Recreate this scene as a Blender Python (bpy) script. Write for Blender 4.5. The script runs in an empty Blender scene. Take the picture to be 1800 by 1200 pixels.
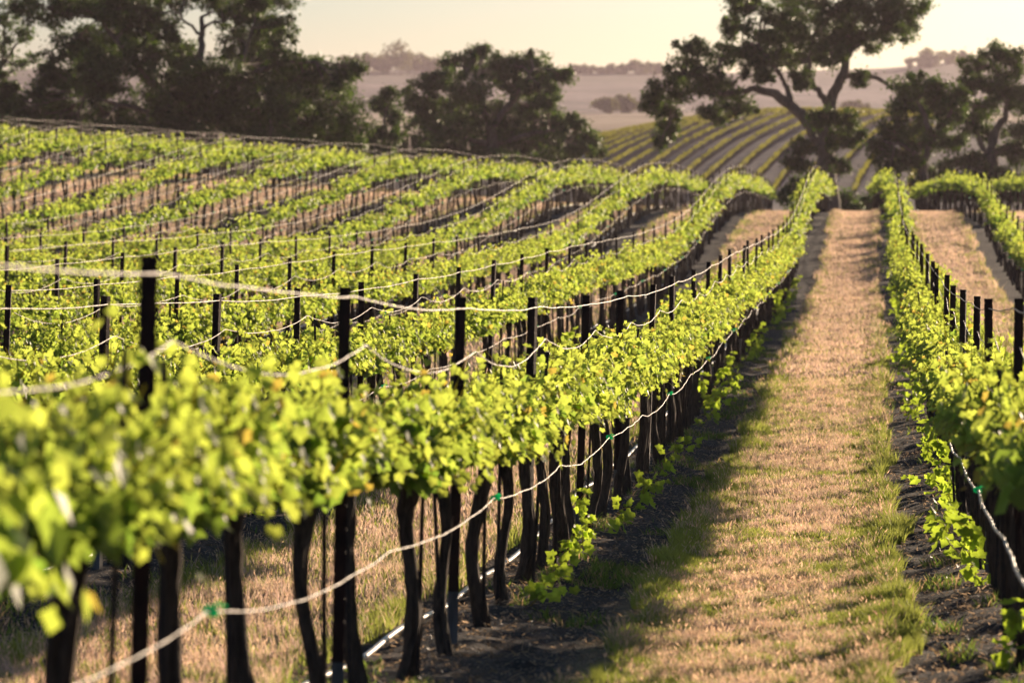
import bpy, math
import numpy as np
from mathutils import Vector, Matrix

R = math.radians
sc = bpy.context.scene
COL = sc.collection

# ------------------------------------------------------------------ camera
ZC = 1.6                       # camera height above the ground under it
FPX = 7200.0                   # focal length in photograph pixels (1800 wide)
PITCH = math.atan(0.0569)
YAW = math.atan(0.0882 * math.cos(PITCH))
cam = bpy.data.cameras.new("camera"); cam_o = bpy.data.objects.new("camera", cam)
COL.objects.link(cam_o)
cam.lens = 144; cam.sensor_width = 36; cam.clip_start = 0.5; cam.clip_end = 20000
cam_o.location = (0, 0, ZC); cam_o.rotation_euler = (R(90) - PITCH, 0, YAW)
cam.dof.use_dof = True; cam.dof.focus_distance = 36; cam.dof.aperture_fstop = 4.2
sc.camera = cam_o
# ------------------------------------------------------------------ light
SUN_EL, SUN_AZ = R(9.2), R(26.0)          # azimuth measured from the rows towards the right
sun = bpy.data.lights.new("sun", 'SUN'); sun_o = bpy.data.objects.new("sun", sun)
COL.objects.link(sun_o)
sun.energy = 5.0; sun.angle = R(0.5); sun.color = (1.0, 0.77, 0.54)
sun_dir = Vector((math.sin(SUN_AZ) * math.cos(SUN_EL), math.cos(SUN_AZ) * math.cos(SUN_EL), math.sin(SUN_EL)))
sun_o.rotation_euler = (-sun_dir).to_track_quat('-Z', 'Y').to_euler()
sun_o.location = (20, 40, 60)
w = bpy.data.worlds.new("World"); sc.world = w; w.use_nodes = True
nt = w.node_tree; nt.nodes.clear()
sky = nt.nodes.new("ShaderNodeTexSky"); sky.sky_type = 'NISHITA'; sky.sun_disc = False
sky.sun_elevation = SUN_EL; sky.sun_rotation = SUN_AZ
sky.air_density = 0.73; sky.dust_density = 0.9; sky.ozone_density = 3.3
bg = nt.nodes.new("ShaderNodeBackground"); bg.inputs[1].default_value = 0.0585
wo = nt.nodes.new("ShaderNodeOutputWorld")
gm = nt.nodes.new("ShaderNodeGamma"); gm.inputs[1].default_value = .96
nt.links.new(sky.outputs[0], gm.inputs[0]); nt.links.new(gm.outputs[0], bg.inputs[0]); nt.links.new(bg.outputs[0], wo.inputs[0])
sc.view_settings.view_transform = 'Standard'; sc.view_settings.look = 'None'
sc.view_settings.gamma = 1.0; sc.view_settings.exposure = 1.0
sc.render.engine = 'CYCLES'
cy = sc.cycles
cy.use_denoising = True
cy.max_bounces = 7; cy.diffuse_bounces = 3; cy.glossy_bounces = 2; cy.transmission_bounces = 5
cy.transparent_max_bounces = 4; cy.volume_bounces = 0; cy.caustics_reflective = False; cy.caustics_refractive = False
cy.sample_clamp_indirect = 4

# ------------------------------------------------------------------ helpers
RNG = np.random.default_rng(11)
fw = Vector((-math.sin(YAW) * math.cos(PITCH), math.cos(YAW) * math.cos(PITCH), -math.sin(PITCH)))
rt = Vector((math.cos(YAW), math.sin(YAW), 0)); up = rt.cross(fw)
def at(px, py, Y):
    """the point at distance Y along the rows that the photograph shows at px, py"""
    d = fw + rt * ((px - 900) / FPX) + up * ((600 - py) / FPX)
    d = d * (Y / d.y)
    return np.array([d.x, d.y, d.z + ZC])

def hash2(ix, iy, seed):
    n = (ix.astype(np.int64) * 374761393 + iy.astype(np.int64) * 668265263 + seed * 974711) & 0x7fffffff
    n = ((n ^ (n >> 13)) * 1274126177) & 0x7fffffff
    return ((n ^ (n >> 16)) & 0xffff) / 65535.0
def vnoise(x, y, seed=0):
    x = np.asarray(x, float); y = np.asarray(y, float)
    ix = np.floor(x); iy = np.floor(y); fx = x - ix; fy = y - iy
    fx = fx * fx * (3 - 2 * fx); fy = fy * fy * (3 - 2 * fy)
    ix = ix.astype(np.int64); iy = iy.astype(np.int64)
    a = hash2(ix, iy, seed); b = hash2(ix + 1, iy, seed); c = hash2(ix, iy + 1, seed); d = hash2(ix + 1, iy + 1, seed)
    return (a * (1 - fx) + b * fx) * (1 - fy) + (c * (1 - fx) + d * fx) * fy
def fbm(x, y, seed=0, o=3):
    s = 0; a = 1; t = 0
    for i in range(o):
        s = s + a * vnoise(np.asarray(x) * 2 ** i, np.asarray(y) * 2 ** i, seed + i * 17); t += a; a *= .5
    return s / t
def sstep(a, b, x):
    t = np.clip((np.asarray(x, float) - a) / (b - a), 0, 1); return t * t * (3 - 2 * t)

# terrain: height relative to the lens along the rows, then sideways changes
_Y = np.array([-60, -20, 0, 10, 20, 30, 40, 55, 70, 90, 105, 115, 127, 140, 152, 165, 185, 205, 230, 260, 300, 400, 500, 600, 900, 1300, 1700, 2000, 2200, 2600, 3650], float)
_Z = np.array([1.0, -.7, -1.6, -2.25, -2.86, -3.33, -3.69, -4.03, -4.28, -4.66, -4.84, -4.82, -4.56, -4.22, -4.08, -4.2, -4.75, -5.4, -6.7, -8.0, -8.6, -8.6, -7.5, -6.2, -2.6, -1.6, 6.0, 14.0, 20.0, 20.0, 8], float)
_M = np.gradient(_Z, _Y)
def base_z(y):
    y = np.clip(np.asarray(y, float), -60, 3649)
    i = np.clip(np.searchsorted(_Y, y) - 1, 0, len(_Y) - 2)
    h = _Y[i + 1] - _Y[i]; t = (y - _Y[i]) / h
    m0 = _M[i] * h; m1 = _M[i + 1] * h
    return ((2 * t ** 3 - 3 * t ** 2 + 1) * _Z[i] + (t ** 3 - 2 * t ** 2 + t) * m0 + (-2 * t ** 3 + 3 * t ** 2) * _Z[i + 1] + (t ** 3 - t ** 2) * m1)
_HY = np.array([280, 330, 370, 410, 440, 460, 485, 520, 580], float)
_HZ = np.array([0, .9, 2.9, 5.4, 6.9, 7.2, 6.9, 5.2, 0], float)
def terrain(x, y):
    x = np.asarray(x, float); y = np.asarray(y, float)
    z = base_z(y)
    z = z + .032 * np.maximum(0, -x - 14) * sstep(80, 155, y) * (1 - sstep(175, 260, y))
    z = z + .042 * np.maximum(0, -x - 5) * sstep(80, 155, y) * (1 - sstep(175, 260, y))
    hill = np.interp(y, _HY, _HZ)
    side = np.where(x < -8, np.exp(-((x + 8) / 32.) ** 2), np.exp(-((x + 8) / 60.) ** 2))
    z = z + hill * side
    far = sstep(1300, 2100, y)
    z = z + far * 13 * (fbm(x / 150., y / 9000., 5) - .5) + far * 4.5 * np.exp(-((x - 70) / 60.) ** 2) + 9 * np.exp(-((y - 1560) / 170.) ** 2) * sstep(.35, .75, fbm(x / 110., y / 5000., 15, 2)) + sstep(300, 700, y) * .8 * (fbm(x / 60., y / 80., 9) - .5)
    z = z + .05 * (fbm(x / 3.1, y / 4.3, 3) - .5)
    return z + ZC

def new_mesh(name, V, loops, sizes, mats=(), midx=None, tint=None, smooth=False):
    V = np.ascontiguousarray(V, np.float32); loops = np.ascontiguousarray(loops, np.int32); sizes = np.asarray(sizes, np.int32)
    me = bpy.data.meshes.new(name)
    me.vertices.add(len(V)); me.vertices.foreach_set("co", V.ravel())
    me.loops.add(len(loops)); me.loops.foreach_set("vertex_index", loops)
    me.polygons.add(len(sizes))
    st = np.concatenate([[0], np.cumsum(sizes)[:-1]]).astype(np.int32)
    me.polygons.foreach_set("loop_start", st)
    for m in mats: me.materials.append(m)
    if midx is not None: me.polygons.foreach_set("material_index", np.asarray(midx, np.int32))
    me.polygons.foreach_set("use_smooth", np.full(len(sizes), smooth, bool))
    me.update(calc_edges=True)
    if tint is not None:
        a = me.attributes.new("tint", 'FLOAT_COLOR', 'POINT')
        c = np.ones((len(V), 4), np.float32); c[:, :3] = tint
        a.data.foreach_set("color", c.ravel())
    return me

class Geo:
    """collects pieces of one mesh"""
    def __init__(s): s.V = []; s.L = []; s.S = []; s.M = []; s.T = []; s.n = 0
    def add(s, V, loops, sizes, m=0, tint=(.5, .5, .5)):
        V = np.asarray(V, float).reshape(-1, 3)
        s.V.append(V); s.L.append(np.asarray(loops, int).ravel() + s.n); sizes = np.asarray(sizes, int).ravel()
        s.S.append(sizes); s.M.append(np.full(len(sizes), m)); s.n += len(V)
        t = np.asarray(tint, float); s.T.append(np.broadcast_to(t, (len(V), 3)))
        return s
    def arrays(s): return np.concatenate(s.V), np.concatenate(s.L), np.concatenate(s.S), np.concatenate(s.M), np.concatenate(s.T)
    def mesh(s, name, mats, smooth=False):
        V, L, S, M, T = s.arrays(); return new_mesh(name, V, L, S, mats, M, T, smooth)

def tube(pts, rad, n=6, jag=0.0, rng=RNG, cap=True):
    P = np.asarray(pts, float); N = len(P); rad = np.broadcast_to(np.asarray(rad, float), (N,))
    T = np.gradient(P, axis=0); T /= np.linalg.norm(T, axis=1)[:, None] + 1e-9
    ref = np.array([0, 0, 1.]) if abs(T[:, 2]).mean() < .8 else np.array([0, 1., 0])
    A = np.cross(T, ref); A /= np.linalg.norm(A, axis=1)[:, None] + 1e-9
    B = np.cross(T, A)
    a = np.arange(n) / n * 2 * np.pi
    r = rad[:, None] * (1 + jag * rng.normal(size=(N, n)))
    V = P[:, None, :] + (np.cos(a)[None, :, None] * A[:, None, :] + np.sin(a)[None, :, None] * B[:, None, :]) * r[:, :, None]
    i = np.arange(N - 1)[:, None] * n; j = np.arange(n)[None, :]; k = (j + 1) % n
    q = np.stack([i + j, i + k, i + n + k, i + n + j], -1).reshape(-1)
    sizes = np.full((N - 1) * n, 4)
    if cap:
        q = np.concatenate([q, np.arange(n)[::-1], (N - 1) * n + np.arange(n)]); sizes = np.concatenate([sizes, [n, n]])
    return V.reshape(-1, 3), q, sizes

def unit(v): return v / (np.linalg.norm(v, axis=-1, keepdims=True) + 1e-9)
def scatter(C, nrm, tip, size, tmpl, fac):
    """one flat leaf shape at each centre: tmpl (k,3) as across, along, out; fac = list of faces"""
    C = np.asarray(C, float); N = len(C); nrm = unit(nrm)
    tip = unit(tip - (tip * nrm).sum(1, keepdims=True) * nrm)
    acr = np.cross(tip, nrm)
    tm = np.asarray(tmpl, float); k = len(tm); s = np.asarray(size, float)[:, None, None]
    V = C[:, None, :] + s * (tm[None, :, 0:1] * acr[:, None, :] + tm[None, :, 1:2] * tip[:, None, :] + tm[None, :, 2:3] * nrm[:, None, :])
    f = np.concatenate([np.asarray(x) for x in fac]); fs = np.array([len(x) for x in fac])
    L = (f[None, :] + np.arange(N)[:, None] * k).ravel()
    return V.reshape(-1, 3), L, np.tile(fs, N), k

def obj(name, me, parent=None, loc=None):
    o = bpy.data.objects.new(name, me); COL.objects.link(o)
    if parent is not None: o.parent = parent
    if loc is not None: o.location = loc
    return o
def tag(o, label=None, cat=None, group=None, kind=None):
    if label: o["label"] = label
    if cat: o["category"] = cat
    if group: o["group"] = group
    if kind: o["kind"] = kind
    return o
def empty(name, loc, label, cat, group=None, rz=0):
    o = bpy.data.objects.new(name, None); COL.objects.link(o); o.location = loc; o.rotation_euler = (0, 0, rz)
    o.empty_display_size = .1
    return tag(o, label, cat, group)
def copy_tree(o, parent=None):
    c = o.copy(); COL.objects.link(c); c.parent = parent
    for ch in list(o.children): copy_tree(ch, c)
    return c
ORD = ["", "first", "second", "third", "fourth", "fifth", "sixth", "seventh", "eighth", "ninth", "tenth", "eleventh", "twelfth", "thirteenth",
       "fourteenth", "fifteenth", "sixteenth", "seventeenth", "eighteenth", "nineteenth", "twentieth"]

# ------------------------------------------------------------------ materials
class Mat:
    def __init__(s, name):
        s.m = bpy.data.materials.new(name); s.m.use_nodes = True; s.t = s.m.node_tree; s.t.nodes.clear()
        s.out = s.n("ShaderNodeOutputMaterial")
    def n(s, ty, **kw):
        x = s.t.nodes.new(ty)
        for k, v in kw.items(): setattr(x, k, v)
        return x
    def l(s, a, b): s.t.links.new(a, b)
    def noise(s, scale, detail=3, vec=None, rough=.55):
        x = s.n("ShaderNodeTexNoise"); x.inputs["Scale"].default_value = scale; x.inputs["Detail"].default_value = detail; x.inputs["Roughness"].default_value = rough
        if vec is not None: s.l(vec, x.inputs["Vector"])
        return x
    def ramp(s, fac, stops):
        x = s.n("ShaderNodeValToRGB"); e = x.color_ramp.elements
        while len(e) < len(stops): e.new(.5)
        for i, (p, c) in enumerate(stops): e[i].position = p; e[i].color = (*c, 1) if len(c) == 3 else c
        s.l(fac, x.inputs[0]); return x
    def math(s, op, a, b=None, c=None):
        x = s.n("ShaderNodeMath", operation=op)
        for i, v in enumerate((a, b, c)):
            if v is None: continue
            if isinstance(v, (int, float)): x.inputs[i].default_value = v
            else: s.l(v, x.inputs[i])
        return x.outputs[0]
    def mix(s, fac, a, b, mode='MIX'):
        x = s.n("ShaderNodeMix", data_type='RGBA', blend_type=mode)
        for sock, v in ((x.inputs[0], fac), (x.inputs[6], a), (x.inputs[7], b)):
            if isinstance(v, (int, float)): sock.default_value = v
            elif isinstance(v, tuple): sock.default_value = (*v, 1)
            else: s.l(v, sock)
        return x.outputs[2]

def leaf_material(name, trans, warm, gloss_rough=.42, share=.5, spec=.5):
    M = Mat(name)
    at_ = M.n("ShaderNodeAttribute", attribute_name="tint")
    nz = M.noise(14, 2)
    base = M.mix(.35, at_.outputs["Color"], M.ramp(nz.outputs[0], [(.3, (.45, .5, .4)), (.7, (1.4, 1.35, 1.2))]).outputs[0], 'MULTIPLY')
    p = M.n("ShaderNodeBsdfPrincipled"); M.l(base, p.inputs["Base Color"])
    p.inputs["Roughness"].default_value = gloss_rough; p.inputs["Specular IOR Level"].default_value = spec
    tcol = M.mix(1.0, base, tuple(warm), 'MULTIPLY')
    t = M.n("ShaderNodeBsdfTranslucent"); M.l(M.mix(1.0, tcol, (trans, trans, trans), 'MULTIPLY'), t.inputs[0])
    mx = M.n("ShaderNodeMixShader"); mx.inputs[0].default_value = share
    M.l(p.outputs[0], mx.inputs[1]); M.l(t.outputs[0], mx.inputs[2]); M.l(mx.outputs[0], M.out.inputs[0])
    return M.m
m_vine = leaf_material("vine_leaf", 2.6, (1.19, 1.19, .72), .5, .58, .3)
m_oak = leaf_material("oak_leaf", 1.8, (1.3, 1.05, .5), .5, .35, .3)
m_far = leaf_material("far_foliage", 2.2, (1.3, 1.05, .55), .6, .4, .2)
m_grass = leaf_material("grass_blade", 1.75, (1.04, .98, .9), .5, .55, .25)

def bark(name, dark, light, scale, stretch):
    M = Mat(name)
    tc = M.n("ShaderNodeTexCoord"); mp = M.n("ShaderNodeMapping"); M.l(tc.outputs["Object"], mp.inputs[0]); mp.inputs["Scale"].default_value = (1, 1, stretch)
    a = M.noise(scale, 5, mp.outputs[0], .65); b = M.noise(scale * .2, 2, mp.outputs[0])
    f = M.math('MULTIPLY_ADD', a.outputs[0], .8, M.math('MULTIPLY', b.outputs[0], .3))
    c = M.ramp(f, [(.32, dark), (.72, light)])
    p = M.n("ShaderNodeBsdfPrincipled"); M.l(c.outputs[0], p.inputs["Base Color"]); p.inputs["Roughness"].default_value = .9; p.inputs["Specular IOR Level"].default_value = .2
    bp = M.n("ShaderNodeBump"); bp.inputs["Strength"].default_value = .9; bp.inputs["Distance"].default_value = .02 if scale > 20 else .08
    M.l(a.outputs[0], bp.inputs["Height"]); M.l(bp.outputs[0], p.inputs["Normal"]); M.l(p.outputs[0], M.out.inputs[0])
    return M.m
m_vbark = bark("vine_bark", (.016, .011, .009), (.13, .09, .065), 42, .18)
m_obark = bark("oak_bark", (.05, .042, .035), (.22, .185, .15), 5, .3)

def simple(name, c1, c2, scale, rough, metal=0, spec=.5, stretch=(1, 1, 1)):
    M = Mat(name)
    tc = M.n("ShaderNodeTexCoord"); mp = M.n("ShaderNodeMapping"); M.l(tc.outputs["Object"], mp.inputs[0]); mp.inputs["Scale"].default_value = stretch
    nz = M.noise(scale, 4, mp.outputs[0], .6)
    p = M.n("ShaderNodeBsdfPrincipled"); M.l(M.ramp(nz.outputs[0], [(.35, c1), (.68, c2)]).outputs[0], p.inputs["Base Color"])
    p.inputs["Roughness"].default_value = rough; p.inputs["Metallic"].default_value = metal; p.inputs["Specular IOR Level"].default_value = spec
    bp = M.n("ShaderNodeBump"); bp.inputs["Strength"].default_value = .25; bp.inputs["Distance"].default_value = .004; M.l(nz.outputs[0], bp.inputs["Height"]); M.l(bp.outputs[0], p.inputs["Normal"])
    M.l(p.outputs[0], M.out.inputs[0]); return M.m
m_post = simple("rusted_steel", (.012, .008, .008), (.045, .020, .015), 16, .85, .0, .15, (1, 1, .3))
m_galv = simple("galvanised_steel", (.07, .07, .07), (.16, .16, .16), 20, .7, .2, .3, (1, 1, .15))
m_wire = simple("weathered_wire", (.13, .085, .06), (.29, .205, .145), 30, .5, .0, .6)
m_glare_pale = simple("drip_hose", (.42, .38, .34), (.62, .57, .52), 6, .35, 0, .6)  # light grey paints in the glare that whitens a black hose
m_clip = leaf_material("green_plastic", 1.5, (1, 1, 1), .45, .6, .4)
m_stake = simple("dark_stake", (.012, .009, .008), (.05, .028, .02), 25, .7, .3)

# ground ---------------------------------------------------------
ROW0, SPACE = -2.25, 3.05
M = Mat("vineyard_soil_and_turf")
geo = M.n("ShaderNodeNewGeometry"); sp = M.n("ShaderNodeSeparateXYZ"); M.l(geo.outputs["Position"], sp.inputs[0])
pos = geo.outputs["Position"]
edge = M.noise(1.6, 4, pos, .6); fine = M.noise(38, 4, pos, .7); mid = M.noise(5.5, 4, pos, .6); big = M.noise(.55, 3, pos); chip = M.n("ShaderNodeTexVoronoi"); chip.inputs["Scale"].default_value = 34; M.l(pos, chip.inputs["Vector"])
dist = M.math('PINGPONG', M.math('ADD', sp.outputs[0], -ROW0 + 61.0), SPACE / 2)
dist = M.math('ADD', dist, M.math('MULTIPLY', M.math('SUBTRACT', edge.outputs[0], .5), .5))
inrow = M.n("ShaderNodeMapRange"); inrow.inputs[1].default_value = .56; inrow.inputs[2].default_value = .74; M.l(dist, inrow.inputs[0])
field = M.n("ShaderNodeMapRange"); field.inputs[1].default_value = 212; field.inputs[2].default_value = 224; M.l(sp.outputs[1], field.inputs[0])
turf = M.math('MAXIMUM', inrow.outputs[0], field.outputs[0])
soil = M.ramp(M.math('MULTIPLY_ADD', fine.outputs[0], .6, M.math('MULTIPLY', mid.outputs[0], .45)), [(.34, (.016, .014, .015)), (.55, (.047, .040, .039)), (.76, (.17, .14, .125))])
chipc = M.ramp(chip.outputs["Distance"], [(.22, (1, 1, 1)), (.34, (0, 0, 0))])
rc = M.n("ShaderNodeSeparateColor"); M.l(chip.outputs["Color"], rc.inputs[0])
chipm = M.math('MULTIPLY', chipc.outputs[0], M.math('GREATER_THAN', rc.outputs[0], .72))
soil2 = M.mix(chipm, soil.outputs[0], (.36, .29, .22))
dry = M.ramp(fine.outputs[0], [(.3, (.13, .085, .05)), (.7, (.34, .25, .16))])
grn = M.ramp(fine.outputs[0], [(.3, (.045, .06, .018)), (.7, (.14, .15, .05))])
gmask = M.ramp(M.math('MULTIPLY_ADD', big.outputs[0], .7, M.math('MULTIPLY', mid.outputs[0], .35)), [(.50, (0, 0, 0)), (.62, (1, 1, 1))])
nearg = M.n("ShaderNodeMapRange"); nearg.inputs[1].default_value = 60; nearg.inputs[2].default_value = 130; nearg.inputs[3].default_value = .8; nearg.inputs[4].default_value = .12; M.l(sp.outputs[1], nearg.inputs[0])
turfc = M.mix(M.math('MULTIPLY', gmask.outputs[0], nearg.outputs[0]), dry.outputs[0], grn.outputs[0])
# mid-distance vineyard hill: bare earth, paled towards grey to paint in haze; far fields: straw
hillm = M.n("ShaderNodeMapRange"); hillm.inputs[1].default_value = 285; hillm.inputs[2].default_value = 330; M.l(sp.outputs[1], hillm.inputs[0])
hb = M.noise(.35, 4, pos, .6)
c1 = M.mix(hillm.outputs[0], turfc, M.ramp(hb.outputs[0], [(.3, (.13, .108, .103)), (.7, (.23, .195, .18))]).outputs[0])
farm = M.n("ShaderNodeMapRange"); farm.inputs[1].default_value = 490; farm.inputs[2].default_value = 560; M.l(sp.outputs[1], farm.inputs[0])
mp2 = M.n("ShaderNodeMapping"); M.l(pos, mp2.inputs[0]); mp2.inputs["Scale"].default_value = (1, .25, 1)
fb = M.noise(.012, 4, mp2.outputs[0], .55)
straw = M.ramp(fb.outputs[0], [(.35, (.17, .12, .075)), (.5, (.36, .25, .16)), (.62, (.50, .38, .25))])
hills = M.n("ShaderNodeMapRange"); hills.inputs[1].default_value = 1250; hills.inputs[2].default_value = 1340; M.l(sp.outputs[1], hills.inputs[0])
fc = M.noise(.016, 6, mp2.outputs[0], .6)
hazed_brush = M.ramp(fc.outputs[0], [(.40, (.07, .054, .056)), (.52, (.15, .112, .11)), (.62, (.26, .195, .18))])  # scrub tones shifted to mauve, putting haze into the hill colour
hz_ = M.n('ShaderNodeMapRange'); hz_.inputs[1].default_value = 13; hz_.inputs[2].default_value = 19; M.l(M.math('ADD', sp.outputs[2], M.math('MULTIPLY', fc.outputs[0], 5.0)), hz_.inputs[0])
wood = M.mix(hz_.outputs[0], hazed_brush.outputs[0], (.085, .075, .055))
c2 = M.mix(farm.outputs[0], c1, M.mix(hills.outputs[0], straw.outputs[0], wood))
c3 = M.mix(turf, soil2, c2)
p = M.n("ShaderNodeBsdfPrincipled"); M.l(c3, p.inputs["Base Color"]); p.inputs["Roughness"].default_value = .95; p.inputs["Specular IOR Level"].default_value = .15
bp = M.n("ShaderNodeBump"); bp.inputs["Strength"].default_value = .8; bp.inputs["Distance"].default_value = .05
M.l(M.math('MULTIPLY_ADD', mid.outputs[0], .7, M.math('MULTIPLY', fine.outputs[0], .35)), bp.inputs["Height"]); M.l(bp.outputs[0], p.inputs["Normal"])
M.l(p.outputs[0], M.out.inputs[0]); m_ground = M.m

def clods(X, Y):
    """bare soil strips are lumpy and slightly mounded under the vines"""
    d = (X - ROW0) / SPACE; d = np.abs(d - np.round(d)) * SPACE
    st = (1 - sstep(.5, .75, d)) * (1 - sstep(60, 90, Y))
    return st * (.07 * (fbm(X / .38, Y / .5, 41, 3) - .5) + .05 * (vnoise(X / .13, Y / .16, 43) - .5) + .05 * (1 - sstep(0, .5, d)))
# ------------------------------------------------------------------ ground and hills
def grid_mesh(name, xs, ys, rough=False):
    X, Y = np.meshgrid(xs, ys); Z = terrain(X, Y)
    if rough: Z = Z + clods(X, Y)
    V = np.stack([X, Y, Z], -1).reshape(-1, 3); nx = len(xs); ny = len(ys)
    i = (np.arange(ny - 1)[:, None] * nx + np.arange(nx - 1)[None, :]).ravel()
    L = np.stack([i, i + 1, i + 1 + nx, i + nx], -1).ravel()
    return new_mesh(name, V, L, np.full(len(i), 4), [m_ground], smooth=True)
xs = np.unique(np.concatenate([-np.geomspace(60, 1400, 26), np.arange(-60, -7, .7), np.arange(-7, 2.2, .085), np.arange(2.2, 40, .7), np.geomspace(40, 1400, 26)]))
ys = np.unique(np.concatenate([np.arange(-50, 8, 3.), np.arange(8, 48, .11), np.arange(48, 270, .9), np.arange(270, 620, 4.), np.linspace(620, 1000, 40)]))
tag(obj("ground", grid_mesh("ground", xs, ys, True)), kind="structure")
xs2 = np.linspace(-1400, 1400, 170); ys2 = np.concatenate([np.linspace(1000, 2600, 120), np.linspace(2650, 3600, 14)])
xs2 = np.unique(np.concatenate([xs2, [xs[0], xs[-1]]]))
tag(obj("hills", grid_mesh("hills", xs2, ys2)), kind="structure")

# ------------------------------------------------------------------ grapevines
LEAF = np.array([(0, .40, -.10), (0, .06, .02), (.26, -.10, .05), (.46, .10, .06), (.38, .30, .0), (.56, .50, .08), (.30, .60, .0), (.0, 1.0, .10),
                 (-.30, .60, .0), (-.56, .50, .08), (-.38, .30, .0), (-.46, .10, .06), (-.26, -.10, .05)])
LEAF_F = [[0, i, i + 1] for i in range(1, 12)] + [[0, 12, 1]]
KITE = np.array([(0, 0, 0), (.42, .42, .06), (0, 1.0, 0), (-.42, .42, .06)]); KITE_F = [[0, 1, 2, 3]]

def vine_leaves(rng, n_shoots, n_leaf, scale=1.0):
    C = []; Nn = []; Tp = []; S = []; T = []; stems = []
    for s in range(n_shoots):
        y0 = rng.choice([-1, 1]) * (.06 + .78 * rng.random() ** 1.3); x0 = rng.normal(0, .05); side = rng.choice([-1, 1])
        L = rng.uniform(.24, .46) * (1 - .6 * (abs(y0) / .84) ** 2.5) * (1.35 if rng.random() < .12 else 1); droop = rng.random() < .34
        lean = rng.uniform(.02, .30); dy = rng.normal(0, .14)
        t = np.linspace(.02, 1, n_leaf) + rng.uniform(-.02, .02, n_leaf)
        if droop:
            z = 1.17 + L * .5 * (1.7 * t - 2.1 * t * t); lean = rng.uniform(.12, .34)
        else:
            z = 1.15 + L * (t - .18 * t * t * lean / .2)
        x = x0 + side * (.04 + lean * t ** 1.25); y = y0 + dy * t
        P = np.stack([x, y, z], 1)
        stems.append(P[::max(1, n_leaf // 5)])
        ang = rng.uniform(0, 2 * np.pi, n_leaf)
        pet = np.stack([np.cos(ang), np.sin(ang), rng.uniform(-.5, .35, n_leaf)], 1) * rng.uniform(.03, .11, n_leaf)[:, None]
        Q = P + pet; Q[:, 2] = np.maximum(Q[:, 2], 1.03 + .11 * (abs(y0) / .84) ** 2 + rng.normal(0, .07, n_leaf)); C.append(Q)
        nn = np.stack([np.cos(ang) * .8 + side * .3, np.sin(ang) * .8, rng.uniform(-.1, 1.0, n_leaf)], 1) + rng.normal(0, .35, (n_leaf, 3))
        Nn.append(nn)
        Tp.append(pet * 6 + np.array([0, 0, -.75]) + rng.normal(0, .3, (n_leaf, 3)))
        S.append((.135 - .075 * t ** 1.3) * rng.uniform(.8, 1.25, n_leaf) * scale)
        g = np.clip(t + rng.normal(0, .15, n_leaf), 0, 1)[:, None]
        col = (1 - g) * np.array([.085, .140, .030]) + g * np.array([.20, .235, .058])
        col = col * rng.uniform(.8, 1.2, (n_leaf, 1))
        tipm = (t > .93) & (rng.random(n_leaf) < .12); col[tipm] = np.array([.22, .17, .05])
        T.append(col)
    return map(np.concatenate, (C, Nn, Tp, S, T)), stems

def vine_foliage(rng, lowres=False):
    G = Geo()
    (C, N, Tp, S, T), stems = vine_leaves(rng, 14 if lowres else 52, 14 if lowres else 16, 1.12 if lowres else .76)
    if lowres: V, L, F, k = scatter(C, N, Tp, S, KITE, KITE_F)
    else: V, L, F, k = scatter(C, N, Tp, S, LEAF, LEAF_F)
    G.add(V, L, F, 0, np.repeat(T, k, 0))
    if not lowres:
        for P in stems:
            if len(P) > 2: G.add(*tube(P, np.linspace(.005, .002, len(P)), 4, cap=False), 0, (.16, .15, .04))
    return G
def vine_trunk(rng, lowres=False):
    G = Geo(); n = 8 if lowres else 18; t = np.linspace(0, 1, n)
    lx, ly = rng.normal(0, .04), rng.normal(.0, .10)
    ph = rng.uniform(0, 6, 2); amp = rng.uniform(.012, .035)
    P = np.stack([lx * t + amp * np.sin(t * 7 + ph[0]), ly * t + amp * 1.3 * np.sin(t * 5 + ph[1]) - ly, t * 1.15 - .05], 1)
    r = .052 + .028 * np.exp(-t * 9) + .012 * np.sin(t * 9 + ph[0]) * t + .018 * sstep(.75, 1, t)
    r = r * rng.uniform(.56, .78)
    V, L, S = tube(P, r, 5 if lowres else 15, 0 if lowres else .07, rng)
    if not lowres:
        rid = 1 + .16 * rng.normal(size=15); W = V.reshape(n, 15, 3); tw = np.arange(n) // 5
        for q in range(n): W[q] = P[q] + (W[q] - P[q]) * np.roll(rid, tw[q])[:, None]
        V = W.reshape(-1, 3)
    G.add(V, L, S)
    if not lowres:
        for q in range(9):
            a = rng.uniform(0, 6.28); i0 = rng.integers(0, n - 6); m = rng.integers(3, 6); e = np.array([math.cos(a), math.sin(a), 0])
            c_ = P[i0:i0 + m] + e * (r[i0:i0 + m] * 1.08)[:, None] + e * (np.linspace(0, 1, m) ** 2 * rng.uniform(.0, .025))[:, None]; sd = np.array([-e[1], e[0], 0]) * rng.uniform(.003, .008)
            Vq = np.stack([c_ - sd, c_ + sd], 1).reshape(-1, 3); j = np.arange(m - 1) * 2
            G.add(Vq, np.stack([j, j + 1, j + 3, j + 2], 1).ravel(), np.full(m - 1, 4))
    top = P[-1]
    for s in (-1, 1):
        m = 4 if lowres else 10; u = np.linspace(0, 1, m)
        Q = np.stack([top[0] * (1 - u) + .02 * np.sin(u * 8 + ph[0]), top[1] + s * (.02 + .80 * u), top[2] - .05 + .09 * sstep(0, .25, u) + .015 * np.sin(u * 11 + ph[1])], 1)
        G.add(*tube(Q, .036 - .018 * u, 4 if lowres else 8, 0 if lowres else .12, rng))
    return G

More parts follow.
